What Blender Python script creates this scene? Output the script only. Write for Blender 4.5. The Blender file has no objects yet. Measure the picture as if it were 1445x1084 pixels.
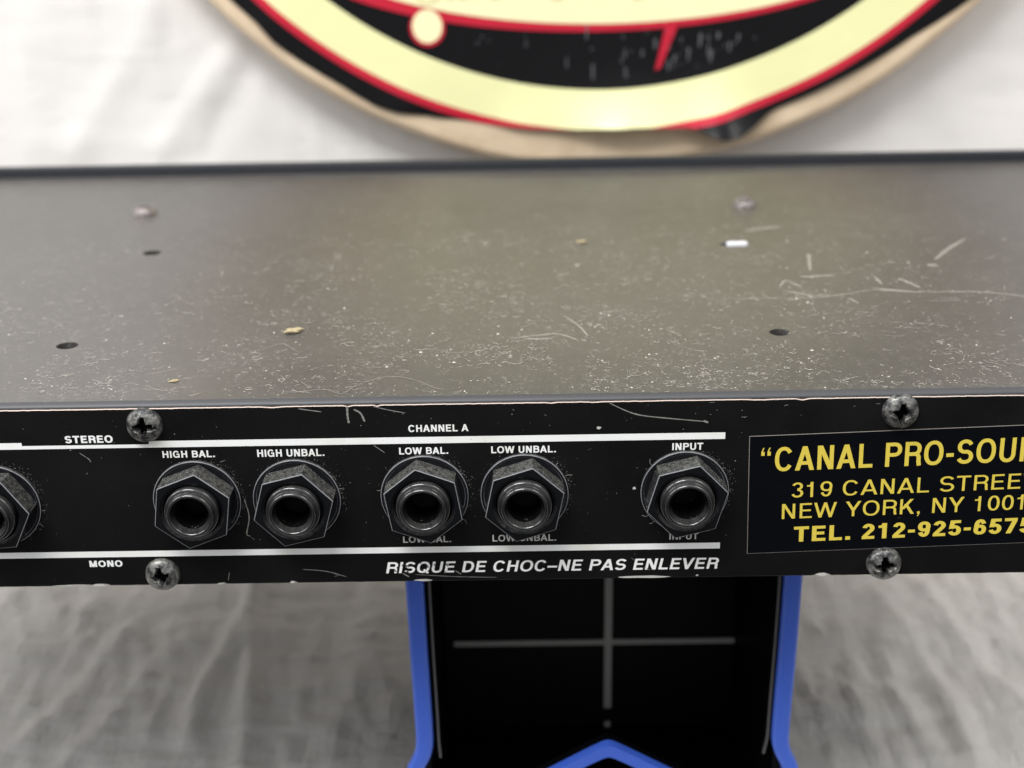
import bpy, bmesh, math, random
from mathutils import Vector, Matrix, noise

sc = bpy.context.scene
COL = sc.collection
MM = 0.001
random.seed(7)

# ------------------------------------------------------------------ camera
cam_d = bpy.data.cameras.new('camera')
cam = bpy.data.objects.new('camera', cam_d)
COL.objects.link(cam)
R_ = Vector((0.99984005, 0.00245354, -0.01771596))
U_ = Vector((0.01555422, 0.36966753, 0.9290339))
F_ = Vector((-0.00882844, 0.92916086, -0.36957024))
m = Matrix((R_, U_, -F_)).transposed().to_4x4()
m.translation = Vector((0.0, -231.842, 133.817)) * MM
cam.matrix_world = m
cam_d.sensor_width = 36.0
cam_d.sensor_fit = 'HORIZONTAL'
cam_d.lens = 1896.3 / 1445 * 36
cam_d.clip_start = 0.01
cam_d.clip_end = 20
cam_d.dof.use_dof = True
cam_d.dof.focus_distance = 0.2565
cam_d.dof.aperture_fstop = cam_d.lens / 3.3
cam_d.dof.aperture_blades = 0
sc.camera = cam

# ------------------------------------------------------------------ world and lamps
w = bpy.data.worlds.new('World')
sc.world = w
w.use_nodes = True
_nt = w.node_tree
_bg = _nt.nodes['Background']
_tc = _nt.nodes.new('ShaderNodeTexCoord')
_sx = _nt.nodes.new('ShaderNodeSeparateXYZ')
_cr = _nt.nodes.new('ShaderNodeValToRGB')      # a room: dim floor and walls, light ceiling
_mr = _nt.nodes.new('ShaderNodeMapRange')
_mr.inputs['From Min'].default_value = -1
_mr.inputs['From Max'].default_value = 1
_nt.links.new(_tc.outputs['Generated'], _sx.inputs[0])
_nt.links.new(_sx.outputs['Z'], _mr.inputs['Value'])
_nt.links.new(_mr.outputs[0], _cr.inputs[0])
_e = _cr.color_ramp.elements
_e[0].position, _e[0].color = 0.34, (0.13, 0.125, 0.12, 1)
_e[1].position, _e[1].color = 0.78, (0.92, 0.96, 1.0, 1)
_k = _e.new(0.53)
_k.color = (0.49, 0.495, 0.50, 1)
_nt.links.new(_cr.outputs[0], _bg.inputs[0])
_bg.inputs[1].default_value = 1.0


def area(name, loc, target, size, power, color):
    d = bpy.data.lights.new(name, 'AREA')
    d.shape = 'RECTANGLE'
    d.size, d.size_y = size
    d.energy = power
    d.color = color
    o = bpy.data.objects.new(name, d)
    COL.objects.link(o)
    o.location = loc
    o.rotation_euler = (Vector(target) - Vector(loc)).to_track_quat('-Z', 'Y').to_euler()
    return o


area('ceiling_lamp', (-0.36, -0.42, 1.04), (-0.03, 0.10, 0.0), (0.75, 0.35), 16.2, (0.985, 0.99, 0.985))
area('left_fill_lamp', (-1.05, -0.12, 0.72), (-0.10, 0.15, -0.06), (0.4, 0.6), 6.8, (0.98, 0.99, 1.0))  # side fill added to brighten the left floor and backdrop, no window known
area('right_fill_lamp', (0.80, -0.15, 0.92), (0.28, 0.25, 0.16), (0.3, 0.5), 4.0, (1.0, 0.96, 0.90))  # fill added to brighten the backdrop on the right, no window known

sc.view_settings.view_transform = 'Standard'
sc.view_settings.look = 'None'
sc.view_settings.exposure = 0.0
sc.view_settings.gamma = 1.0
sc.view_settings.use_curve_mapping = False


# ------------------------------------------------------------------ helpers
def empty(name, loc=(0, 0, 0), label=None, cat=None):
    o = bpy.data.objects.new(name, None)
    o.empty_display_size = 0.01
    o.location = Vector(loc) * MM
    COL.objects.link(o)
    if label:
        o['label'] = label
    if cat:
        o['category'] = cat
    return o


def link_mesh(name, me, mats, parent=None):
    o = bpy.data.objects.new(name, me)
    COL.objects.link(o)
    if not isinstance(mats, (list, tuple)):
        mats = [mats]
    me.materials.clear()
    for mt in mats:
        me.materials.append(mt)
    if parent is not None:
        o.parent = parent
    return o


def off(parent):
    """millimetre origin of a parent (parents carry translation only)"""
    v = Vector((0, 0, 0))
    while parent is not None:
        v += Vector(parent.location)
        parent = parent.parent
    return v


def build(name, verts, faces, mats, parent=None, smooth=False, mi=None, auto=None):
    """verts in world millimetres"""
    o0 = off(parent)
    me = bpy.data.meshes.new(name)
    me.from_pydata([Vector(v) * MM - o0 for v in verts], [], faces)
    me.validate()
    if smooth:
        for p in me.polygons:
            p.use_smooth = True
    me.update()
    o = link_mesh(name, me, mats, parent)
    if mi is not None:
        for p, k in zip(me.polygons, mi):
            p.material_index = k
    if auto is not None:
        me.set_sharp_from_angle(angle=math.radians(auto))
    return o


def from_bm(name, bm, mats, parent=None, smooth=False, auto=None):
    o0 = off(parent)
    for v in bm.verts:
        v.co = v.co * MM - o0
    me = bpy.data.meshes.new(name)
    bm.normal_update()
    bm.to_mesh(me)
    bm.free()
    if smooth:
        for p in me.polygons:
            p.use_smooth = True
    idx = [p.material_index for p in me.polygons]
    o = link_mesh(name, me, mats, parent)
    for p, k in zip(me.polygons, idx):
        p.material_index = k
    if auto is not None:
        me.set_sharp_from_angle(angle=math.radians(auto))
    return o


def box_bm(x0, x1, y0, y1, z0, z1, bev=0.0, seg=2):
    bm = bmesh.new()
    bmesh.ops.create_cube(bm, size=1.0)
    for v in bm.verts:
        v.co = Vector(((x0 + x1) / 2 + v.co.x * (x1 - x0), (y0 + y1) / 2 + v.co.y * (y1 - y0),
                       (z0 + z1) / 2 + v.co.z * (z1 - z0)))
    if bev:
        bmesh.ops.bevel(bm, geom=bm.edges[:], offset=bev, segments=seg, affect='EDGES', profile=0.5)
    return bm


def lathe(profile, cx, cz, seg=64, close=False):
    """profile: list of (radius, protrusion towards the viewer = -Y); axis along Y at (cx, cz)"""
    V, Fc = [], []
    n = len(profile)
    for i in range(seg):
        a = 2 * math.pi * i / seg
        for r, p in profile:
            V.append((cx + r * math.sin(a), -p, cz + r * math.cos(a)))
    for i in range(seg):
        j = (i + 1) % seg
        for k in range(n - 1):
            Fc.append((i * n + k, i * n + k + 1, j * n + k + 1, j * n + k))
    return V, Fc


# ------------------------------------------------------------------ materials
def mat(name):
    mt = bpy.data.materials.new(name)
    mt.use_nodes = True
    nt = mt.node_tree
    return mt, nt, nt.nodes['Principled BSDF']


def N(nt, typ, **kw):
    n = nt.nodes.new(typ)
    for k, v in kw.items():
        setattr(n, k, v)
    return n


def ramp(nt, a, b, ca=(0, 0, 0, 1), cb=(1, 1, 1, 1)):
    r = N(nt, 'ShaderNodeValToRGB')
    r.color_ramp.elements[0].position = a
    r.color_ramp.elements[1].position = b
    r.color_ramp.elements[0].color = ca
    r.color_ramp.elements[1].color = cb
    return r


def coords(nt, scale=(1, 1, 1), rot=(0, 0, 0)):
    t = N(nt, 'ShaderNodeTexCoord')
    mp = N(nt, 'ShaderNodeMapping')
    mp.inputs['Scale'].default_value = scale
    mp.inputs['Rotation'].default_value = rot
    nt.links.new(t.outputs['Object'], mp.inputs['Vector'])
    return mp.outputs['Vector']


def noise_tex(nt, vec, scale, detail=4, rough=0.6):
    n = N(nt, 'ShaderNodeTexNoise')
    n.inputs['Scale'].default_value = scale
    n.inputs['Detail'].default_value = detail
    n.inputs['Roughness'].default_value = rough
    nt.links.new(vec, n.inputs['Vector'])
    return n


def mixc(nt, fac, a, b):
    mx = N(nt, 'ShaderNodeMix', data_type='RGBA')
    if hasattr(fac, 'links'):
        nt.links.new(fac, mx.inputs[0])
    else:
        mx.inputs[0].default_value = fac
    for k, v in ((6, a), (7, b)):
        if hasattr(v, 'links'):
            nt.links.new(v, mx.inputs[k])
        else:
            mx.inputs[k].default_value = v
    return mx.outputs[2]


def mth(nt, op, a, b=None):
    n = N(nt, 'ShaderNodeMath', operation=op)
    for i, v in enumerate((a, b)):
        if v is None:
            continue
        if hasattr(v, 'links'):
            nt.links.new(v, n.inputs[i])
        else:
            n.inputs[i].default_value = v
    return n.outputs[0]


def bump(nt, bsdf, h, strength=0.2, dist=0.0002):
    b = N(nt, 'ShaderNodeBump')
    b.inputs['Strength'].default_value = strength
    b.inputs['Distance'].default_value = dist
    nt.links.new(h, b.inputs['Height'])
    nt.links.new(b.outputs['Normal'], bsdf.inputs['Normal'])
    return b


def simple(name, col, rough=0.5, metal=0.0, spec=0.5):
    mt, nt, b = mat(name)
    b.inputs['Base Color'].default_value = (*col, 1)
    b.inputs['Roughness'].default_value = rough
    b.inputs['Metallic'].default_value = metal
    b.inputs['Specular IOR Level'].default_value = spec
    return mt


def dusty(nt, bsdf, base, dust, scale, lo, hi, up_lo=0.1, up_hi=0.8, amount=1.0):
    """settled dust: lies on faces that look up, broken by noise"""
    v = coords(nt)
    n1 = noise_tex(nt, v, scale, 6, 0.75)
    r = ramp(nt, lo, hi)
    nt.links.new(n1.outputs['Fac'], r.inputs[0])
    g = N(nt, 'ShaderNodeNewGeometry')
    s = N(nt, 'ShaderNodeSeparateXYZ')
    nt.links.new(g.outputs['Normal'], s.inputs[0])
    mr = N(nt, 'ShaderNodeMapRange')
    mr.inputs['From Min'].default_value = up_lo
    mr.inputs['From Max'].default_value = up_hi
    nt.links.new(s.outputs['Z'], mr.inputs['Value'])
    f = mth(nt, 'MULTIPLY', r.outputs[0], mr.outputs[0])
    f = mth(nt, 'MULTIPLY', f, amount)
    nt.links.new(mixc(nt, f, base, dust), bsdf.inputs['Base Color'])
    return f


# rear panel: black anodised, fine horizontal brushing, small grey specks, bare chipped lower edge
M_panel, nt, b = mat('black_panel_paint')
v = coords(nt, (0.04, 1, 1))
nb = noise_tex(nt, v, 9000, 3, 0.7)
bump(nt, b, nb.outputs['Fac'], 0.12, 0.00003)
v2 = coords(nt)
sp = noise_tex(nt, v2, 1500, 3, 0.6)
rs = ramp(nt, 0.70, 0.76)
nt.links.new(sp.outputs['Fac'], rs.inputs[0])
cl = noise_tex(nt, v2, 45, 4, 0.6)
rc = ramp(nt, 0.3, 0.75, (0.0042, 0.0042, 0.0046, 1), (0.0095, 0.0092, 0.0092, 1))
nt.links.new(cl.outputs['Fac'], rc.inputs[0])
c1 = mixc(nt, mth(nt, 'MULTIPLY', rs.outputs[0], 0.55), rc.outputs[0], (0.2, 0.19, 0.175, 1))
nt.links.new(c1, b.inputs['Base Color'])
b.inputs['Roughness'].default_value = 0.42
b.inputs['Specular IOR Level'].default_value = 0.12

# cover: satin black paint under brown-grey dust
M_cover, nt, b = mat('dusty_black_cover_paint')
v = coords(nt)
n1 = noise_tex(nt, v, 22, 5, 0.6)
n2 = noise_tex(nt, v, 900, 5, 0.75)
n3 = noise_tex(nt, v, 220, 5, 0.7)
r1 = ramp(nt, 0.3, 0.7, (0.045, 0.040, 0.0375, 1), (0.060, 0.054, 0.0505, 1))
nt.links.new(n1.outputs['Fac'], r1.inputs[0])
r2 = ramp(nt, 0.52, 0.72)
nt.links.new(n2.outputs['Fac'], r2.inputs[0])
r3 = ramp(nt, 0.42, 0.68)
nt.links.new(n3.outputs['Fac'], r3.inputs[0])
f = mth(nt, 'MULTIPLY', mth(nt, 'MULTIPLY', r2.outputs[0], r3.outputs[0]), 0.75)
cc = mixc(nt, f, r1.outputs[0], (0.34, 0.32, 0.28, 1))
nt.links.new(cc, b.inputs['Base Color'])
rr = ramp(nt, 0.3, 0.7, (0.37, 0.37, 0.37, 1), (0.42, 0.42, 0.42, 1))
nt.links.new(n1.outputs['Fac'], rr.inputs[0])
nt.links.new(rr.outputs[0], b.inputs['Roughness'])
b.inputs['IOR'].default_value = 2.05
bump(nt, b, n2.outputs['Fac'], 0.08, 0.00006)

M_lip = simple('bare_black_paint_lip', (0.046, 0.046, 0.050), 0.50)
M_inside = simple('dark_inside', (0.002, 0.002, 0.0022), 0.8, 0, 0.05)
M_bare = simple('bare_metal_edge', (0.52, 0.42, 0.36), 0.5, 0.2)
M_front = simple('front_rack_panel_paint', (0.008, 0.009, 0.013), 0.5)

# white screen print, faintly yellowed and stained
M_print, nt, b = mat('white_screen_print')
v = coords(nt)
n1 = noise_tex(nt, v, 70, 3, 0.6)
r1 = ramp(nt, 0.48, 0.78, (0.92, 0.92, 0.90, 1), (0.80, 0.765, 0.67, 1))
nt.links.new(n1.outputs['Fac'], r1.inputs[0])
n2 = noise_tex(nt, v, 1700, 4, 0.7)
r2 = ramp(nt, 0.66, 0.72)
nt.links.new(n2.outputs['Fac'], r2.inputs[0])
nt.links.new(mixc(nt, mth(nt, 'MULTIPLY', r2.outputs[0], 0.6), r1.outputs[0], (0.05, 0.05, 0.05, 1)), b.inputs['Base Color'])
b.inputs['Roughness'].default_value = 0.6
# worn print: the black shows through where it was scraped
M_worn, nt, b = mat('worn_white_screen_print')
v = coords(nt)
n1 = noise_tex(nt, v, 650, 5, 0.7)
sx = N(nt, 'ShaderNodeSeparateXYZ')
nt.links.new(v, sx.inputs[0])
mr = N(nt, 'ShaderNodeMapRange')
mr.inputs['From Min'].default_value = -0.020
mr.inputs['From Max'].default_value = -0.004
mr.inputs['To Min'].default_value = 0.16
mr.inputs['To Max'].default_value = 0.0
nt.links.new(sx.outputs['X'], mr.inputs['Value'])
s2 = mth(nt, 'ADD', n1.outputs['Fac'], mr.outputs[0])
r1 = ramp(nt, 0.71, 0.74)
nt.links.new(s2, r1.inputs[0])
nt.links.new(mixc(nt, r1.outputs[0], (0.90, 0.89, 0.86, 1), (0.02, 0.02, 0.02, 1)), b.inputs['Base Color'])
b.inputs['Roughness'].default_value = 0.6
M_dimprint = simple('dim_screen_print', (0.58, 0.565, 0.53), 0.6)

M_sticker, nt, b = mat('black_sticker_film')
v = coords(nt)
n1 = noise_tex(nt, v, 1300, 3, 0.6)
r1 = ramp(nt, 0.70, 0.76)
nt.links.new(n1.outputs['Fac'], r1.inputs[0])
nt.links.new(mixc(nt, mth(nt, 'MULTIPLY', r1.outputs[0], 0.4), (0.0022, 0.0027, 0.0045, 1), (0.12, 0.12, 0.12, 1)), b.inputs['Base Color'])
b.inputs['Roughness'].default_value = 0.38
b.inputs['Specular IOR Level'].default_value = 0.10
n2 = noise_tex(nt, v, 120, 3, 0.5)
bump(nt, b, n2.outputs['Fac'], 0.1, 0.0002)
M_stickeredge = simple('sticker_cut_edge', (0.26, 0.23, 0.20), 0.7)
M_yellow = simple('yellow_sticker_ink', (0.76, 0.59, 0.075), 0.5)

# jack plastic: black, dust on top
def plastic(name, base, dust, rough, scale=2600, lo=0.40, hi=0.62, amount=0.8, spec=0.4):
    mt, nt, b = mat(name)
    dusty(nt, b, (*base, 1), (*dust, 1), scale, lo, hi, 0.0, 0.7, amount)
    b.inputs['Roughness'].default_value = rough
    n2 = noise_tex(nt, coords(nt), 900, 4, 0.6)
    bump(nt, b, n2.outputs['Fac'], 0.12, 0.0001)
    b.inputs['Specular IOR Level'].default_value = spec
    return mt


M_nut = plastic('black_nut_plastic', (0.0030, 0.0035, 0.0050), (0.17, 0.165, 0.15), 0.22, 1100, 0.34, 0.74, 0.75)
M_sleeve = plastic('black_sleeve_plastic', (0.0075, 0.0075, 0.0085), (0.13, 0.125, 0.115), 0.14, 900, 0.25, 0.90, 0.5, 0.8)
M_washer = plastic('black_washer_plastic', (0.008, 0.0085, 0.011), (0.18, 0.175, 0.165), 0.26, 1100, 0.36, 0.74, 0.6)

M_wornglint = simple('worn_edge_highlight', (0.21, 0.215, 0.225), 0.35)  # edge wear, with the bright edge highlights painted in as paler grey
# screws: blackened steel, scuffed, near-black recess
M_screw, nt, b = mat('scuffed_black_screw')
v = coords(nt)
n1 = noise_tex(nt, v, 680, 6, 0.68)
r1 = ramp(nt, 0.40, 0.68, (0.030, 0.030, 0.033, 1), (0.32, 0.31, 0.285, 1))
nt.links.new(n1.outputs['Fac'], r1.inputs[0])
nt.links.new(r1.outputs[0], b.inputs['Base Color'])
b.inputs['Metallic'].default_value = 0.6
b.inputs['Roughness'].default_value = 0.34
bump(nt, b, n1.outputs['Fac'], 0.7, 0.0003)
M_rust, nt, b = mat('tarnished_screw')
v = coords(nt)
n1 = noise_tex(nt, v, 800, 4, 0.7)
r1 = ramp(nt, 0.35, 0.7, (0.05, 0.045, 0.042, 1), (0.42, 0.36, 0.34, 1))
nt.links.new(n1.outputs['Fac'], r1.inputs[0])
nt.links.new(r1.outputs[0], b.inputs['Base Color'])
b.inputs['Metallic'].default_value = 0.4
b.inputs['Roughness'].default_value = 0.5

M_lint = simple('pale_lint', (0.60, 0.565, 0.49), 0.9, 0, 0.1)
M_grime = simple('grey_dust', (0.36, 0.34, 0.30), 0.95, 0, 0.1)
M_scr = simple('pale_scratch', (0.24, 0.23, 0.21), 0.6)
M_cscr = simple('dull_scratch', (0.22, 0.205, 0.175), 0.6)
M_chip = simple('bare_chip', (0.62, 0.60, 0.56), 0.6, 0.2)
M_white = simple('white_plastic', (0.66, 0.66, 0.69), 0.4)
M_crumb = simple('yellow_crumb', (0.36, 0.295, 0.17), 0.8)

# muslin sheet
M_sheet, nt, b = mat('white_muslin')
v = coords(nt)
wx = N(nt, 'ShaderNodeTexNoise')
vv = coords(nt, (1, 0.25, 0.25))
n1 = noise_tex(nt, vv, 420, 4, 0.65)
vv2 = coords(nt, (0.25, 1, 1))
n2 = noise_tex(nt, vv2, 420, 4, 0.65)
h = mth(nt, 'ADD', n1.outputs['Fac'], n2.outputs['Fac'])
bn = bump(nt, b, h, 0.25, 0.0009)
sz = N(nt, 'ShaderNodeSeparateXYZ')          # crinkled where it lies loose, smoother where it hangs stretched
nt.links.new(v, sz.inputs[0])
mr = N(nt, 'ShaderNodeMapRange')
mr.inputs['From Min'].default_value = -0.06
mr.inputs['From Max'].default_value = 0.02
mr.inputs['To Min'].default_value = 0.75
mr.inputs['To Max'].default_value = 0.14
nt.links.new(sz.outputs['Z'], mr.inputs['Value'])
nt.links.new(mr.outputs[0], bn.inputs['Strength'])
b.inputs['Base Color'].default_value = (0.75, 0.716, 0.682, 1)
b.inputs['Roughness'].default_value = 0.9
b.inputs['Specular IOR Level'].default_value = 0.1
nt.nodes.remove(wx)

# sign
M_wood, nt, b = mat('pale_plywood')
v = coords(nt, (1, 6, 1))
n1 = noise_tex(nt, v, 60, 5, 0.6)
r1 = ramp(nt, 0.3, 0.75, (0.60, 0.45, 0.30, 1), (0.80, 0.64, 0.46, 1))
nt.links.new(n1.outputs['Fac'], r1.inputs[0])
nt.links.new(r1.outputs[0], b.inputs['Base Color'])
b.inputs['Roughness'].default_value = 0.5


def vinyl(name, col, rough=0.26):
    mt, nt, b = mat(name)
    b.inputs['Base Color'].default_value = (*col, 1)
    b.inputs['Roughness'].default_value = rough
    n = noise_tex(nt, coords(nt), 55, 3, 0.6)
    bump(nt, b, n.outputs['Fac'], 0.28, 0.0012)
    return mt


M_vblack = vinyl('black_vinyl', (0.0045, 0.0040, 0.0048))
M_vblack.node_tree.nodes['Principled BSDF'].inputs['Specular IOR Level'].default_value = 0.25
M_vred = vinyl('red_vinyl', (0.52, 0.012, 0.035))
M_vyel = vinyl('pale_yellow_vinyl', (0.81, 0.785, 0.42), 0.34)
M_vcream = vinyl('cream_vinyl', (0.90, 0.84, 0.50))
M_vtan = vinyl('tan_script_vinyl', (0.60, 0.50, 0.24))
M_scuffglint = simple('grey_scuff_glint', (0.11, 0.11, 0.12), 0.4)  # pale grey for scuffs and painted glints

# stand
M_blue = simple('blue_edge_plastic', (0.045, 0.115, 0.55), 0.42)
M_sblack = simple('black_stand_board', (0.0015, 0.0017, 0.0027), 0.5, 0, 0.08)
M_sgrey = simple('grey_seam', (0.20, 0.195, 0.185), 0.6)
M_slip = simple('dark_grey_lip', (0.06, 0.058, 0.056), 0.6)


# ------------------------------------------------------------------ the sheet (ground + backdrop)
ZF, YB, RC = -95.0, 247.0, 45.0      # floor height, backdrop distance, bend radius


def seg_d(p, a, b_):
    ax, ay = a
    bx, by = b_
    dx, dy = bx - ax, by - ay
    t = ((p[0] - ax) * dx + (p[1] - ay) * dy) / (dx * dx + dy * dy)
    tc = max(0.0, min(1.0, t))
    qx, qy = ax + dx * tc, ay + dy * tc
    d = math.hypot(p[0] - qx, p[1] - qy)
    side = (p[0] - ax) * dy - (p[1] - ay) * dx
    return d, (1 if side > 0 else -1), t


FOLD_F = [  # floor folds: polyline (x, y), width, height
    ([(-88.5, 172), (-92.5, 131), (-96.4, 94), (-95.4, 78)], 2.6, 2.4),
    ([(-91, 162), (-85, 119), (-77, 62)], 2.4, 2.6),
    ([(-150, 144), (-104, 157), (-70, 160)], 7, 2.2),
    ([(-160, 121), (-120, 127), (-80, 131)], 7, 2.4),
    ([(-51, 168), (-50, 118), (-55, 70)], 4, 1.4),
    ([(-125, 140), (-133, 100), (-150, 60)], 4, 1.5),
    ([(-112, 120), (-120, 84), (-128, 60)], 3, 1.3),
    ([(114, 152), (117, 118), (120, 88), (118, 66)], 3.4, 1.9),
    ([(108, 124), (105, 96), (108, 66)], 3, 1.8),
    ([(95, 108), (92, 76)], 3, 1.6),
    ([(70, 130), (90, 128), (140, 126)], 6, 1.6),
    ([(75, 92), (100, 86), (150, 92)], 5, 1.6),
    ([(130, 150), (134, 110), (146, 70)], 4, 1.5),
    ([(-65, 90), (-66, 62)], 2.4, 1.0), ([(-58, 86), (-60, 60)], 2.0, 0.9),
]
FOLD_B = [  # backdrop folds: polyline (x, z), width, height
    ([(-92, 84), (-96, 75), (-110, 59), (-129, 36)], 4.5, 2.6),
    ([(-120, 100), (-126, 88), (-134, 71), (-149, 52), (-160, 36)], 5, 2.0),
    ([(-134, 100), (-130, 80), (-126, 60)], 5, 1.3),
    ([(-170, 80), (-175, 60), (-170, 40)], 7, 1.5),
    ([(-89, 73), (-100, 56), (-112, 36)], 4, -1.6),
    ([(120, 70), (128, 50), (131, 30)], 5, 1.2),
    ([(150, 90), (146, 66), (155, 40)], 7, 1.2),
]


def fold_h(p, folds):
    s = 0.0
    for pl, wd, ht in folds:
        best = 1e9
        for a, b_ in zip(pl[:-1], pl[1:]):
            d, sd, t = seg_d(p, a, b_)
            if d < best:
                best, bs = d, sd
        if best < wd * 4:
            k = best / wd
            s += ht * math.exp(-k * k * (1.0 if bs > 0 else 0.55))
    return s


def lin(a, b_, n):
    return [a + (b_ - a) * i / (n - 1) for i in range(n)]


us = lin(-900, -215, 18)[:-1] + lin(-215, 215, 215) + lin(215, 900, 18)[1:]
prof = []      # (y, z, ny, nz, kind coordinate)
for y in lin(-14, 40, 10)[:-1] + lin(40, YB - RC, 100):
    prof.append((y, ZF, 0, 1, 'f'))
for a in lin(0, math.pi / 2, 18)[1:-1]:
    prof.append((YB - RC + RC * math.sin(a), ZF + RC - RC * math.cos(a), -math.sin(a), math.cos(a), 'c'))
for z in lin(ZF + RC, 20, 14)[:-1] + lin(20, 110, 56) + lin(110, 700, 22)[1:]:
    prof.append((YB, z, -1, 0, 'b'))
V, Fc = [], []
for (y, z, ny, nz, k) in prof:
    for x in us:
        s = y if k == 'f' else (YB + z)
        q = Vector((x, s, 0 if k == 'f' else 30))
        h = 0.0
        h += noise.noise(q * 0.018) * 1.8 + noise.noise(q * 0.045 + Vector((9, 3, 1))) * 0.6
        h += noise.noise(Vector((q.x * 0.13, q.y * 0.035, 4))) * 0.55 + noise.noise(Vector((q.x * 0.03, q.y * 0.12, 8))) * 0.45
        wq = noise.noise(q * 0.04 + Vector((30, 2, 5))) * 9
        ra = 1 - abs(noise.noise(Vector((q.x * 0.085 + 0.012 * q.y, q.y * 0.022 + wq * 0.02, 14)))) * 2
        rb = 1 - abs(noise.noise(Vector((q.x * 0.018 + wq * 0.02, q.y * 0.075, 18)))) * 2
        fine = 0.75 * max(0, ra) ** 4 + 0.6 * max(0, rb) ** 4
        fine += noise.noise(Vector((q.x * 0.24, q.y * 0.06, 14))) * 0.40 + noise.noise(Vector((q.x * 0.06, q.y * 0.22, 18))) * 0.40
        fine += noise.noise(Vector((q.x * 0.2, q.y * 0.2, 21))) * 0.15
        if k == 'f':
            h = h * 0.6 + fine * 1.45 + 0.9 * fold_h((x, y), FOLD_F)
            kx = max(0.0, min(1.0, (max(-32 - x, x - 66, 0)) / 8.0))
            ky = max(0.0, min(1.0, (max(y - 118, 0)) / 8.0))
            kk = max(kx, ky)                     # pressed down by the stand
            h = h * kk + min(h, -0.4) * (1 - kk)
        elif k == 'b':
            h = h * 0.4 + fine * 0.2 + 0.38 * fold_h((x, z), FOLD_B)
            r = math.hypot(x - 28, z - 207)
            if r < 200:            # pressed flat behind the sign
                h = h * max(0.0, min(1.0, (r - 165) / 35)) - 0.6 * (1 - max(0.0, min(1.0, (r - 165) / 35)))
        else:
            h *= 0.8
        V.append((x, y + ny * h, z + nz * h))
nu = len(us)
for j in range(len(prof) - 1):
    for i in range(nu - 1):
        Fc.append((j * nu + i, j * nu + i + 1, (j + 1) * nu + i + 1, (j + 1) * nu + i))
sheet = build('backdrop_sheet', V, Fc, M_sheet, None, smooth=True)
sheet['kind'] = 'structure'
sheet['label'] = 'crumpled white muslin sheet spread under and hung behind everything'
sheet['category'] = 'backdrop'

# ------------------------------------------------------------------ stroke lettering (grotesque capitals)
def arc(cx, cy, rx, ry, a0, a1, n=22, e=2.25):
    P = []
    for i in range(n + 1):
        a = math.radians(a0 + (a1 - a0) * i / n)
        c, s = math.cos(a), math.sin(a)
        P.append((cx + rx * math.copysign(abs(c) ** (2 / e), c), cy + ry * math.copysign(abs(s) ** (2 / e), s)))
    return P


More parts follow.
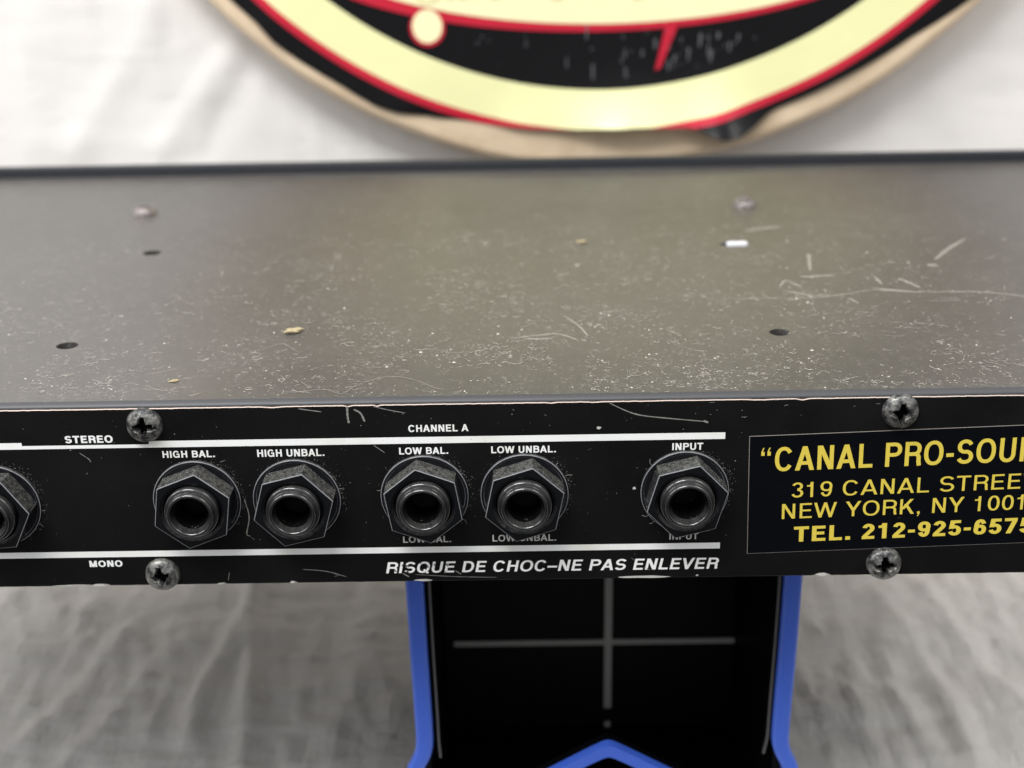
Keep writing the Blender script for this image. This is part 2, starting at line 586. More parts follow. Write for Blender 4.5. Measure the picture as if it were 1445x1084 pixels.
def glyph(ch, wv, wh):
    """returns (advance, curved strokes [(points, closed)], polygons); cap height 1; wv vertical stem, wh bar"""
    S, P = [], []
    h, g = wv / 2, wh / 2

    def stem(x, y0=0.0, y1=1.0):
        P.append([(x, y0), (x + wv, y0), (x + wv, y1), (x, y1)])

    def bar(x0, x1, y):
        P.append([(x0, y), (x1, y), (x1, y + wh), (x0, y + wh)])

    def diag(x0, y0, x1, y1, wx):
        P.append([(x0 - wx / 2, y0), (x0 + wx / 2, y0), (x1 + wx / 2, y1), (x1 - wx / 2, y1)])
    sb = 0.09 if wv > 0.15 else 0.11
    dx = wv * 1.12
    if ch == ' ':
        return 0.40, S, P
    if ch == 'A':
        W = 0.98
        diag(0.01 + dx / 2, 0, W / 2, 1, dx); diag(W - 0.01 - dx / 2, 0, W / 2, 1, dx)
        bar(0.24, W - 0.24, 0.23)
        return W, S, P
    if ch in 'BPRD':
        x = sb
        stem(x)
        if ch == 'D':
            W = 0.93
            S.append(([(x + h, 1 - g), (x + 0.36, 1 - g)] + arc(x + 0.36, 0.5, W - x - 0.36 - h, 0.5 - g, 90, -90) + [(x + h, g)], False))
            return W + 0.06, S, P
        W = 0.90
        mid = 0.54 if ch == 'B' else 0.49
        rx = W - x - 0.42 - h - (0.03 if ch == 'B' else 0)
        cy = (1 - g + mid) / 2
        S.append(([(x + h, 1 - g), (x + 0.42, 1 - g)] + arc(x + 0.42, cy, rx, 1 - g - cy, 90, -90, 16) + [(x + h, mid)], False))
        if ch == 'B':
            cy = (mid + g) / 2
            S.append(([(x + h, mid), (x + 0.42, mid)] + arc(x + 0.42, cy, rx + 0.04, cy - g, 90, -90, 16) + [(x + h, g)], False))
        if ch == 'R':
            S.append(([(x + 0.36, mid), (x + 0.44, mid)] + arc(x + 0.46, mid - 0.17, W - x - 0.46 - h - 0.02, 0.17, 80, 0, 8) + [(W - h - 0.02, 0.2), (W - h + 0.015, 0.0)], False))
        return W + (0.04 if ch != 'P' else 0.02), S, P
    if ch in 'CG':
        W = 1.0
        S.append((arc(W / 2, 0.5, W / 2 - 0.05 - h, 0.5 - g + 0.012, 33 if ch == 'C' else 36, 327 if ch == 'C' else 318), False))
        if ch == 'G':
            bar(W * 0.53, W - 0.06, 0.40)
            P.append([(W - 0.06 - wv * .8, 0.0), (W - 0.06, 0.0), (W - 0.06, 0.40), (W - 0.06 - wv * .8, 0.40)])
            return 1.06, S, P
        return 1.0, S, P
    if ch in 'OQ':
        W = 1.06
        S.append((arc(W / 2, 0.5, W / 2 - 0.05 - h, 0.5 - g + 0.012, 0, 360, 44)[:-1], True))
        if ch == 'Q':
            S.append(([(0.58, 0.30), (0.96, -0.03)], False))
        return W, S, P
    if ch in 'EF':
        stem(sb); bar(sb + wv * .9, 0.80, 1 - wh); bar(sb + wv * .9, 0.75, 0.5 - g + .02)
        if ch == 'E':
            bar(sb + wv * .9, 0.82, 0)
        return 0.88, S, P
    if ch == 'H':
        stem(sb); stem(0.98 - sb - wv); bar(sb + wv * .9, 0.98 - sb - wv * .9, 0.5 - g + .02)
        return 0.98, S, P
    if ch == 'I':
        stem(sb)
        return wv + 2 * sb, S, P
    if ch == 'K':
        stem(sb)
        diag(sb + wv * 0.9, 0.33, 0.86 - dx * .5, 1, dx * 1.25); diag(0.93 - dx * .5, 0, 0.44, 0.66, dx * 1.15)
        return 0.96, S, P
    if ch == 'L':
        stem(sb); bar(sb + wv * .9, 0.78, 0)
        return 0.82, S, P
    if ch == 'M':
        W = 1.14
        stem(sb); stem(W - sb - wv)
        diag(W / 2, 0, sb + dx / 2, 1, dx); diag(W / 2, 0, W - sb - dx / 2, 1, dx)
        return W, S, P
    if ch == 'N':
        W = 0.99
        stem(sb); stem(W - sb - wv); diag(W - sb - dx * .55, 0, sb + dx * .55, 1, dx * 1.1)
        return W, S, P
    if ch == 'S':
        W = 0.92
        ry = (1 - wh) / 4
        S.append((arc(W / 2, 0.5 + ry, W / 2 - 0.07 - h, ry + .006, 18, 270, 20, 2.1) + arc(W / 2, 0.5 - ry, W / 2 - 0.05 - h, ry + .006, 90, -162, 20, 2.1)[1:], False))
        return W, S, P
    if ch == 'T':
        W = 0.86
        bar(0.03, W - 0.03, 1 - wh); stem(W / 2 - h, 0, 1 - wh * .95)
        return W, S, P
    if ch == 'U':
        W = 0.98
        S.append(([(sb + h, 1.0), (sb + h, 0.36)] + arc(W / 2, 0.36, W / 2 - sb - h, 0.36 - g + 0.012, 180, 360, 18)[1:] + [(W - sb - h, 1.0)], False))
        return W, S, P
    if ch == 'V':
        W = 0.94
        diag(W / 2, 0, 0.01 + dx / 2, 1, dx); diag(W / 2, 0, W - 0.01 - dx / 2, 1, dx)
        return W, S, P
    if ch == 'W':
        W = 1.34
        d = dx * 0.95
        diag(0.37, 0, 0.01 + d / 2, 1, d); diag(0.37, 0, W / 2, 1, d)
        diag(W - 0.37, 0, W / 2, 1, d); diag(W - 0.37, 0, W - 0.01 - d / 2, 1, d)
        return W, S, P
    if ch == 'Y':
        W = 0.92
        stem(W / 2 - h, 0, 0.45); diag(W / 2, 0.40, 0.01 + dx * .55, 1, dx * 1.1); diag(W / 2, 0.40, W - .01 - dx * .55, 1, dx * 1.1)
        return W, S, P
    D = 0.77
    if ch == '0':
        S.append((arc(D / 2, 0.5, D / 2 - 0.05 - h, 0.5 - g, 0, 360, 36)[:-1], True))
        return D, S, P
    if ch == '1':
        stem(D * 0.40, 0, 1)
        P.append([(0.10, 0.70), (D * .42, 0.70), (D * .42, 0.70 + wh * .9), (0.10, 0.70 + wh * .8)])
        diag(D * .40, 0.80, D * .48, 1.0, wv * .6)
        return D, S, P
    if ch == '2':
        S.append((arc(D / 2, 0.70, D / 2 - 0.06 - h, 0.30 - g, 172, -32, 18, 2.0) + [(0.20, 0.19), (0.06 + h, g * 1.2)], False))
        bar(0.05, D - 0.05, 0)
        return D, S, P
    if ch == '3':
        S.append((arc(D / 2, 0.745, D / 2 - 0.08 - h, 0.255 - g, 165, -90, 18, 2.0), False))
        S.append((arc(D / 2, 0.28, D / 2 - 0.05 - h, 0.28 - g, 90, -168, 18, 2.0), False))
        return D, S, P
    if ch == '5':
        bar(0.15, D - 0.08, 1 - wh)
        P.append([(0.07, 0.44), (0.07 + wv, 0.47), (0.14 + wv, 1 - wh * .9), (0.14, 1 - wh * .05)])
        S.append((arc(D / 2 - 0.01, 0.335, D / 2 - 0.04 - h, 0.335 - g, 142, -165, 22, 2.05), False))
        return D, S, P
    if ch in '69':
        a = arc(D / 2, 0.325, D / 2 - 0.05 - h, 0.325 - g, 0, 360, 30)[:-1]
        b_ = arc(D / 2 + 0.01, 0.5, D / 2 - 0.06 - h, 0.5 - g, 28, 192, 20)
        if ch == '9':
            a = [(D - x, 1 - y) for x, y in a]
            b_ = [(D - x, 1 - y) for x, y in b_]
        S.append((a, True)); S.append((b_, False))
        return D, S, P
    if ch == '7':
        bar(0.05, D - 0.05, 1 - wh); diag(0.28, 0, D - 0.05 - dx / 2, 1 - wh * .95, dx)
        return D, S, P
    if ch == '.':
        P.append([(sb, 0), (sb + wv * 1.05, 0), (sb + wv * 1.05, wv * .95), (sb, wv * .95)])
        return wv + 2 * sb, S, P
    if ch == ',':
        P.append([(sb, 0), (sb + wv, 0), (sb + wv, wv), (sb, wv)])
        P.append([(sb + wv * .45, 0.01), (sb + wv, 0.01), (sb + wv * .45, -wv * 1.1), (sb + wv * .05, -wv * 1.1)])
        return wv + 2 * sb, S, P
    if ch == '-':
        bar(0.05, 0.42, 0.31)
        return 0.47, S, P
    if ch == '\u2014':
        bar(0.0, 0.74, 0.31)
        return 0.74, S, P
    if ch in '\u201c\u201d':
        for k in (0, 1):
            x = 0.06 + k * (wv + 0.10)
            q = wv * .8
            a = [[(x, 1 - 2 * q), (x + q, 1 - 2 * q), (x + q, 1 - q), (x, 1 - q)],
                 [(x, 1 - q), (x + q * .45, 1 - q), (x + q * .95, 1.0), (x + q * .55, 1.0)]]
            if ch == '\u201d':
                a = [[(2 * x + q - u, 2 - 2 * q - v) for u, v in pl] for pl in a]
            P.extend(a)
        return 0.06 + 2 * wv + 0.18, S, P
    return 0.5, S, P


def stroke_quads(pts, closed, wv, wh):
    """offset polyline with a pen that is wv wide across vertical strokes and wh across horizontal ones"""
    n = len(pts)
    Lp, Rp = [], []
    for i in range(n):
        if closed:
            a, b_ = pts[i - 1], pts[(i + 1) % n]
        else:
            a, b_ = pts[max(0, i - 1)], pts[min(n - 1, i + 1)]
        tx, ty = b_[0] - a[0], b_[1] - a[1]
        l = math.hypot(tx, ty) or 1
        nx, ny = -ty / l, tx / l
        Lp.append((pts[i][0] + nx * wv / 2, pts[i][1] + ny * wh / 2))
        Rp.append((pts[i][0] - nx * wv / 2, pts[i][1] - ny * wh / 2))
    Q = []
    for i in range(n if closed else n - 1):
        j = (i + 1) % n
        Q.append([Lp[i], Rp[i], Rp[j], Lp[j]])
    return Q


def text_width(s, wv, wh, track=0.0):
    return sum(glyph(c, wv, wh)[0] + track for c in s)


def lettering(name, s, mt, parent, frame, lx, lz, width, cap, y, bold=0.21, thin=None, shear=0.0, prefix=None, track=0.0):
    """frame: (origin x, origin z, angle) of the printed plane; text starts at local lx, lz; flat ink"""
    wv = bold
    wh = thin if thin else bold * 0.82
    kx = width / text_width(prefix or s, wv, wh, track)
    V, Fc = [], []
    x = 0.0
    ox, oz, an = frame
    ca, sa = math.cos(an), math.sin(an)
    lay = 0
    for c in s:
        adv, S, P = glyph(c, wv, wh)
        groups = [stroke_quads(p, cl, wv, wh) for p, cl in S] + [[p] for p in P]
        for gq in groups:
            lay = (lay + 1) % 7
            for q in gq:
                b0 = len(V)
                for (px, py) in q:
                    X = lx + (x + px) * kx + shear * py * cap
                    Z = lz + py * cap
                    V.append((ox + X * ca - Z * sa, y - lay * 0.0012, oz + X * sa + Z * ca))
                Fc.append(tuple(range(b0, b0 + len(q))))
        x += adv + track
    return build(name, V, Fc, mt, parent)


# ------------------------------------------------------------------ the amplifier
D = 191.5
ZT = 38.8
X0, X1 = -262.0, 172.0
amp = empty('amplifier', (0, 100, 0),
            'black rack amplifier seen from behind, with a dusty cover and row of jack sockets', 'amplifier')

# chassis tray
def tray():
    V, Fc = [], []
    def bx(x0, x1, y0, y1, z0, z1):
        b0 = len(V)
        for z in (z0, z1):
            V.extend([(x0, y0, z), (x1, y0, z), (x1, y1, z), (x0, y1, z)])
        for q in ((0, 3, 2, 1), (4, 5, 6, 7), (0, 1, 5, 4), (1, 2, 6, 5), (2, 3, 7, 6), (3, 0, 4, 7)):
            Fc.append(tuple(b0 + k for k in q))
    bx(X0 + 1, X1 - 1, 2.2, D - 0.3, 0.3, 1.5)
    bx(X0 + 1, X0 + 2.2, 2.2, D - 0.3, 1.52, 36.9)
    bx(X1 - 2.2, X1 - 1, 2.2, D - 0.3, 1.52, 36.9)
    return V, Fc
V, Fc = tray()
build('chassis', V, Fc, M_inside, amp)

# rear panel with a slightly uneven, nicked outline
bm = bmesh.new()
nx = 500
rows = []
rng = random.Random(3)
nick_b = {}
for (cx, wd, dp) in ((-88.5, 3, .22), (-84, 1.5, .3), (-46, .6, .3), (-20.5, 1.6, .35), (24, 2.4, .2), (58.0, 1.4, .45), (-60, .5, .2), (20, 1.0, .2)):
    nick_b[cx] = (wd, dp)
def low_edge(x):
    e = 0.05 * noise.noise(Vector((x * 0.5, 1, 0)))
    for cx, (wd, dp) in nick_b.items():
        e += dp * math.exp(-((x - cx) / wd) ** 4)
    return e
def high_edge(x):
    e = 37.78 + 0.05 * noise.noise(Vector((x * 0.9, 5, 0))) + 0.06 * noise.noise(Vector((x * 0.2, 9, 0)))
    for cx, wd, dp in ((-33, .5, .25), (-27.5, .4, .25), (13, 1.2, .12), (52, 1.0, .3), (44, 2, .15), (-47, 1.5, .15), (5, .5, .2)):
        e -= dp * math.exp(-((x - cx) / wd) ** 2)
    return e
V, Fc, MI = [], [], []
xs = lin(X0, X1, nx)
xs = sorted(set(lin(X0, -104, 20) + lin(-104, 110, 460) + lin(110, X1, 14)))
for x in xs:
    lo, hi = low_edge(x), high_edge(x)
    V.extend([(x, 1.6, lo), (x, 0.18, lo), (x, 0.0, lo + 0.2), (x, 0.0, 12.0), (x, 0.0, 26.0), (x, 0.0, hi - 0.10), (x, 0.16, hi), (x, 1.6, hi)])
for i in range(len(xs) - 1):
    for k in range(7):
        a = i * 8 + k
        Fc.append((a, a + 8, a + 9, a + 1))
        MI.append(1 if (k == 1 and low_edge(xs[i]) > 0.16) else (2 if k >= 5 else 0))
rear = build('rear_panel', V, Fc, [M_panel, M_chip, M_bare], amp, mi=MI)

# top cover: bent sheet, rounded front lip, with holes
def cover():
    bm = bmesh.new()
    pr = [(0.55, 37.98), (0.18, 38.02)]
    for a in lin(0, math.pi / 2, 9)[0:]:
        pr.append((1.35 - 1.35 * math.cos(a) - 0.10, 37.45 + 1.35 * math.sin(a)))
    pr = [(1.2, 37.86), (0.40, 37.86)] + [(0.22 + 1.8 - 1.8 * math.cos(a), ZT - 0.92 + 0.92 * math.sin(a)) for a in lin(0.02, math.pi / 2, 9)]
    pr += [(D - 0.2, ZT), (D - 0.2, 37.6), (2.4, 37.5), (1.2, 37.86)]
    pr = pr[:-1]
    n = len(pr)
    ring = [[bm.verts.new((x, y, z)) for (y, z) in pr] for x in (X0, X1)]
    for k in range(n):
        j = (k + 1) % n
        fc_ = bm.faces.new((ring[0][k], ring[0][j], ring[1][j], ring[1][k]))
        if k < 9:
            fc_.material_index = 1
    bm.faces.new(ring[0][::-1]); bm.faces.new(ring[1])
    bmesh.ops.recalc_face_normals(bm, faces=bm.faces[:])
    return bm
cov = from_bm('top_cover', cover(), [M_cover, M_lip], amp)
HOLES = [(-95.6, 32.7, 2.25, 2.1, 0), (-95.3, 102.4, 2.3, 2.3, 0), (53.7, 34.0, 2.1, 2.1, 0), (54.4, 101.4, 3.4, 1.9, 1)]
cut = bmesh.new()
for hx, hy, rx, ry, slot in HOLES:
    tmp = bmesh.ops.create_cone(cut, cap_ends=True, segments=36, radius1=1, radius2=1, depth=12)
    for v in tmp['verts']:
        if slot:
            sgn = 1 if v.co.x > 0 else -1
            v.co = Vector((hx + sgn * 1.6 + v.co.x * ry, hy + v.co.y * ry, ZT + v.co.z))
        else:
            v.co = Vector((hx + v.co.x * rx, hy + v.co.y * ry, ZT + v.co.z))
cut_me = bpy.data.meshes.new('cut')
o0 = off(amp)
for v in cut.verts:
    v.co = v.co * MM - o0
cut.to_mesh(cut_me); cut.free()
cut_o = bpy.data.objects.new('cut', cut_me)
COL.objects.link(cut_o)
cut_o.parent = amp
md = cov.modifiers.new('holes', 'BOOLEAN')
md.object = cut_o
md.operation = 'DIFFERENCE'
md.solver = 'EXACT'
bpy.context.view_layer.update()
dg = bpy.context.evaluated_depsgraph_get()
new_me = bpy.data.meshes.new_from_object(cov.evaluated_get(dg))
cov.modifiers.clear()
cov.data = new_me
bpy.data.objects.remove(cut_o)
for p in new_me.polygons:
    p.use_smooth = True
new_me.set_sharp_from_angle(angle=math.radians(35))

# white clip seen through the slot
bm = box_bm(52.6, 58.0, 101.2, 103.2, 35.0, 39.3, 0.5, 2)
from_bm('retaining_clip', bm, M_white, amp, smooth=True, auto=40)

# front rack panel standing a little above the cover at the far side
bm = box_bm(-286, 197, D, D + 3.2, -3.0, 42.1, 0.6, 3)
from_bm('front_panel', bm, M_front, amp, smooth=True, auto=40)

# printed stripes on the rear panel
def strip(name, rects, mt, parent, y=-0.02):
    V, Fc = [], []
    for x0, x1, z0, z1 in rects:
        b0 = len(V)
        V.extend([(x0, y, z0), (x1, y, z0), (x1, y, z1), (x0, y, z1)])
        Fc.append((b0, b0 + 1, b0 + 2, b0 + 3))
    return build(name, V, Fc, mt, parent)
strip('printed_stripe', [(-71.1, 37.8, 29.8, 31.15), (-95.2, -71.1, 29.8, 30.5), (-204, -95.2, 29.8, 31.15)], M_print, rear)
strip('printed_stripe', [(-204, 37.7, 6.42, 7.72)], M_print, rear)
PF = (0.0, 0.0, 0.0)
for s, x0, x1, z, cap, mt, sh, bo in (
        ('STEREO', -87.0, -77.7, 30.95, 1.5, M_print, 0, .25), ('MONO', -85.95, -79.2, 4.3, 1.4, M_print, 0, .25),
        ('CHANNEL A', -21.95, -10.5, 32.2, 1.42, M_print, 0, .22),
        ('HIGH BAL.', -68.9, -58.7, 27.62, 1.42, M_print, 0, .22), ('HIGH UNBAL.', -50.9, -37.9, 27.52, 1.5, M_print, 0, .22),
        ('LOW BAL.', -23.95, -14.4, 27.58, 1.42, M_print, 0, .22), ('LOW UNBAL.', -6.5, 6.0, 27.55, 1.42, M_print, 0, .22),
        ('INPUT', 27.75, 33.8, 27.62, 1.45, M_print, 0, .22), ('INPUT', -106.5, -100.5, 28.0, 1.45, M_print, 0, .22),
        ('LOW BAL.', -24.1, -14.5, 8.67, 1.38, M_dimprint, 0, .2), ('LOW UNBAL.', -6.7, 5.95, 8.67, 1.42, M_dimprint, 0, .2),
        ('INPUT', 27.7, 33.5, 8.52, 1.4, M_dimprint, 0, .2),
        ('RISQUE DE CHOC\u2014NE PAS ENLEVER', -27.9, 37.5, 1.95, 2.45, M_worn, 0.2, .2)):
    o = lettering('printed_lettering', s, mt, rear, PF, x0, z, x1 - x0, cap, -0.02, bold=bo, shear=sh, track=0.03)
    o['label'] = 'white print reading ' + s

# scratches and scrapes on the rear panel
def catmull(pts, k=5):
    if len(pts) < 3:
        return list(pts)
    P = [Vector(p) for p in pts]
    P = [P[0] * 2 - P[1]] + P + [P[-1] * 2 - P[-2]]
    out = []
    for i in range(1, len(P) - 2):
        p0, p1, p2, p3 = P[i - 1:i + 3]
        for j in range(k):
            t = j / k
            out.append(tuple(0.5 * (2 * p1 + (p2 - p0) * t + (2 * p0 - 5 * p1 + 4 * p2 - p3) * t * t + (3 * p1 - p0 - 3 * p2 + p3) * t ** 3)))
    out.append(tuple(P[-2]))
    return out


def ribbon(pts, wd, y=None, z=None, taper=True, V=None, Fc=None, rg=None):
    """thin flat mark; on a vertical plane y (points x,z) or on a horizontal plane z (points x,y)"""
    fine = []
    pts = catmull(pts)
    for a, b_ in zip(pts[:-1], pts[1:]):
        n = max(2, int(math.hypot(b_[0] - a[0], b_[1] - a[1]) / 0.6))
        for i in range(n):
            t = i / n
            fine.append((a[0] + (b_[0] - a[0]) * t, a[1] + (b_[1] - a[1]) * t))
    fine.append(pts[-1])
    b0 = len(V)
    n = len(fine)
    for i, p in enumerate(fine):
        a, b_ = fine[max(0, i - 1)], fine[min(n - 1, i + 1)]
        tx, ty = b_[0] - a[0], b_[1] - a[1]
        l = math.hypot(tx, ty) or 1
        wv = wd * (0.5 + 0.5 * math.sin(math.pi * (i + .5) / n) if taper else 1) * (0.7 + 0.6 * rg.random()) / 2
        for s in (1, -1):
            q = (p[0] - ty / l * wv * s, p[1] + tx / l * wv * s)
            V.append((q[0], y, q[1]) if y is not None else (q[0], q[1], z))
    for i in range(n - 1):
        Fc.append((b0 + 2 * i, b0 + 2 * i + 1, b0 + 2 * i + 3, b0 + 2 * i + 2))

rg = random.Random(11)
V, Fc = [], []
ribbon([(15.9, 37.5), (19.2, 35.8), (21.9, 34.9), (26.6, 34.25), (34.2, 33.4)], 0.24, y=-0.03, V=V, Fc=Fc, rg=rg)
ribbon([(33.6, 33.6), (34.5, 33.2)], 0.5, y=-0.032, V=V, Fc=Fc, rg=rg)
ribbon([(-33.1, 37.6), (-33.15, 35.9), (-33.0, 34.2)], 0.36, y=-0.03, taper=False, V=V, Fc=Fc, rg=rg)
ribbon([(-31.9, 37.0), (-30.7, 36.2), (-30.0, 34.5)], 0.34, y=-0.03, taper=False, V=V, Fc=Fc, rg=rg)
ribbon([(-28.2, 37.5), (-25.5, 36.8), (-22.3, 36.1)], 0.18, y=-0.03, V=V, Fc=Fc, rg=rg)
ribbon([(-42.3, 37.3), (-38.0, 36.6)], 0.2, y=-0.03, V=V, Fc=Fc, rg=rg)
ribbon([(-54.1, 18.6), (-53.5, 14.8), (-54.3, 11.2), (-53.6, 10.6)], 0.2, y=-0.03, V=V, Fc=Fc, rg=rg)
ribbon([(-84.5, 28.9), (-82.9, 27.6), (-82.6, 26.9)], 0.14, y=-0.03, V=V, Fc=Fc, rg=rg)
ribbon([(-28.6, 29.6), (-26.6, 28.0)], 0.12, y=-0.03, V=V, Fc=Fc, rg=rg)
ribbon([(-44, 3.1), (-39.5, 2.6), (-35.5, 1.3)], 0.16, y=-0.03, V=V, Fc=Fc, rg=rg)
ribbon([(-58.5, 2.6), (-58.9, 0.9)], 0.12, y=-0.03, V=V, Fc=Fc, rg=rg)
ribbon([(-22, 1.6), (-14, 1.0), (-6, 0.7)], 0.12, y=-0.033, V=V, Fc=Fc, rg=rg)
ribbon([(-24.4, 1.9), (-23.2, 1.1)], 0.2, y=-0.034, V=V, Fc=Fc, rg=rg)
ribbon([(-14.0, 2.3), (-12.9, 1.5)], 0.2, y=-0.035, V=V, Fc=Fc, rg=rg)
for k in range(18):
    x, z = rg.uniform(-100, 96), rg.choice((rg.uniform(0.6, 6), rg.uniform(9, 37), rg.uniform(32, 37.3)))
    a, l = rg.uniform(-0.9, 0.9), rg.uniform(0.2, 1.3)
    ribbon([(x, z), (x + l * math.cos(a), z + l * math.sin(a))], rg.uniform(0.05, 0.11), y=-0.031 - k * 0.0003, V=V, Fc=Fc, rg=rg)
build('scratches', V, Fc, M_scr, rear)['kind'] = 'stuff'
V, Fc = [], []
def fleck(cx, cz, rx, rz, y):
    b0 = len(V)
    n = 11
    for i in range(n):
        a = 2 * math.pi * i / n
        k = rg.uniform(0.65, 1.15)
        V.append((cx + rx * k * math.cos(a), y, cz + rz * k * math.sin(a)))
    Fc.append(tuple(range(b0, b0 + n)))
for cx, cz, rx, rz in ((20.83, 19.74, .38, .34), (13.97, 32.44, .42, .38), (33.5, 0.55, .3, .2), (22.5, 0.35, 5.2, .3), (57.9, 0.35, 1.3, .38),
                       (-20.4, 0.3, 1.7, .22), (-46.2, 0.25, .5, .28), (-84.4, 0.22, 1.6, .3), (-91, .2, 2.6, .14), (-60.5, .2, .7, .2)):
    fleck(cx, cz, rx, rz, -0.04)
build('paint_chips', V, Fc, M_chip, rear)['kind'] = 'stuff'

# ------------------------------------------------------------------ jacks
def hex_nut(cx, cz, rot, Rc, p0, p1, bore):
    """hexagonal nut with a bevelled front rim and round bore"""
    bm = bmesh.new()
    seg = 48
    def ring(p, kind, sc_=1.0, r=None):
        vs = []
        for i in range(seg):
            a = 2 * math.pi * i / seg + rot
            if kind == 'hex':
                t = (2 * math.pi * i / seg) % (math.pi / 3)
                rr = Rc * sc_ * math.cos(math.pi / 6) / math.cos(t - math.pi / 6)
                rr = min(rr, Rc * sc_ * 0.996)
            else:
                rr = r
            vs.append(bm.verts.new((cx + rr * math.sin(a), -p, cz + rr * math.cos(a))))
        return vs
    rings = [ring(p0, 'hex'), ring(p1 - 0.13, 'hex'), ring(p1 - 0.04, 'hex', 0.994), ring(p1, 'hex', 0.980),
             ring(p1, 'c', r=bore + 0.62), ring(p1 - 0.30, 'c', r=bore + 0.38), ring(p1 - 0.45, 'c', r=bore), ring(p0 + 0.2, 'c', r=bore)]
    for A, B in zip(rings[:-1], rings[1:]):
        for i in range(seg):
            j = (i + 1) % seg
            fc_ = bm.faces.new((A[i], B[i], B[j], A[j]))
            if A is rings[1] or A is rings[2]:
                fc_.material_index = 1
            if A is rings[4]:
                fc_.material_index = 2
    bmesh.ops.recalc_face_normals(bm, faces=bm.faces[:])
    return bm


JACKS = [(-63.1, 18.55, 8.7), (-43.9, 18.52, 16), (-19.35, 18.95, -9), (-0.2, 18.95, 12), (30.45, 19.05, 16), (-101.75, 18.2, 26.5)]
for i, (jx, jz, rot) in enumerate(JACKS):
    # sleeve (body of the socket)
    pr = [(5.15, 0.2), (5.15, 4.9), (5.05, 5.12), (4.86, 5.25), (4.56, 5.3), (4.5, 5.45), (4.46, 6.1), (4.36, 6.33), (4.18, 6.45), (3.98, 6.46), (3.82, 6.37),
          (3.72, 6.15), (3.55, 5.5), (3.22, 5.1), (2.95, 4.5), (2.82, 3.7), (2.78, 2.9), (2.76, -9.0), (0.01, -9.0)]
    pr = [(r_, p_ + (0.5 if p_ > 1 else 0)) for r_, p_ in pr]
    V, Fc = lathe(pr, jx, jz, 72)
    # dark beyond the mouth
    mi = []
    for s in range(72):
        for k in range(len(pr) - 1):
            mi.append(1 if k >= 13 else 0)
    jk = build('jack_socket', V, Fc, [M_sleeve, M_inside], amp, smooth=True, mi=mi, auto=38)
    pr = [(8.5, 0.02), (8.5, 0.40), (8.42, 0.52), (8.30, 0.58), (8.0, 0.60), (7.84, 0.54), (7.74, 0.40), (7.0, 0.34), (5.3, 0.34)]
    V, Fc = lathe(pr, jx, jz, 72)
    build('washer', V, Fc, [M_washer, M_wornglint], jk, smooth=True, auto=38, mi=[1 if k in (2, 5) else 0 for _ in range(72) for k in range(8)])
    nb_ = hex_nut(jx, jz, math.radians(rot), 7.9, 0.5, 5.1, 5.5)
    from_bm('hex_nut', nb_, [M_nut, M_wornglint, M_washer], jk, smooth=True, auto=22)

# ------------------------------------------------------------------ cross-recessed screws
def screw_mesh(R, H, rot, depth=1.7):
    """pan head, axis +Z, recess cut as a tapering cross with chewed edges"""
    n_r, n_a = 22, 72
    V, Fc, MI, EE = [], [], [], []
    rg_ = random.Random(int(rot * 100))
    arm, half = 0.56 * R, 0.19 * R
    for i in range(n_r + 1):
        r = R * i / n_r
        for j in range(n_a):
            a = 2 * math.pi * j / n_a
            x, y = r * math.cos(a), r * math.sin(a)
            k = r / R
            z = H * (1 - 0.62 * k ** 2.6 - 0.02) if k < 0.94 else H * (0.40 - 0.40 * ((k - 0.94) / 0.06))
            xr = x * math.cos(rot) + y * math.sin(rot)
            yr = -x * math.sin(rot) + y * math.cos(rot)
            wob = 1 + 0.42 * noise.noise(Vector((x * 1.3 + rot * 9, y * 1.3, rot)))
            def inside(u, v):
                u, v = abs(u), abs(v)
                hw = half * wob * (1.75 - 1.1 * min(1, u / arm))
                e = min(arm * wob - u, hw - v)
                return e
            e = max(inside(xr, yr), inside(yr, xr))
            if e > 0:
                z -= depth * min(1, e / (0.10 * R))
            z += 0.05 * noise.noise(Vector((x * 2 + rot, y * 2, 3)))
            V.append((x, y, z)); EE.append(e)
    for i in range(n_r):
        for j in range(n_a):
            k = (j + 1) % n_a
            MI.append(1 if min(EE[i * n_a + j], EE[(i + 1) * n_a + k]) > 0.05 * R else 0)
            Fc.append((i * n_a + j, (i + 1) * n_a + j, (i + 1) * n_a + k, i * n_a + k))
    return V, Fc, MI


for (sx_, sz_, rot) in ((-71.4, 34.55, 0.05), (-71.6, 2.6, 0.22), (70.3, 35.05, -0.06), (69.9, 2.7, 0.12)):
    V, Fc, MI = screw_mesh(3.45, 2.1, rot + 0.001)
    V = [(sx_ + x, -0.02 - z, sz_ + y) for x, y, z in V]
    build('panel_screw', V, Fc, [M_screw, M_inside], amp, smooth=True, mi=MI, auto=50)
for (sx_, sy_, rot) in ((-107.5, 143.1, 0.4), (63.3, 141.4, 0.9)):
    V, Fc, MI = screw_mesh(3.4, 2.3, rot)
    V = [(sx_ + x, sy_ - y, ZT + 0.01 + z) for x, y, z in V]
    build('cover_screw', V, [f[::-1] for f in Fc], [M_rust, M_inside], amp, smooth=True, mi=MI, auto=50)

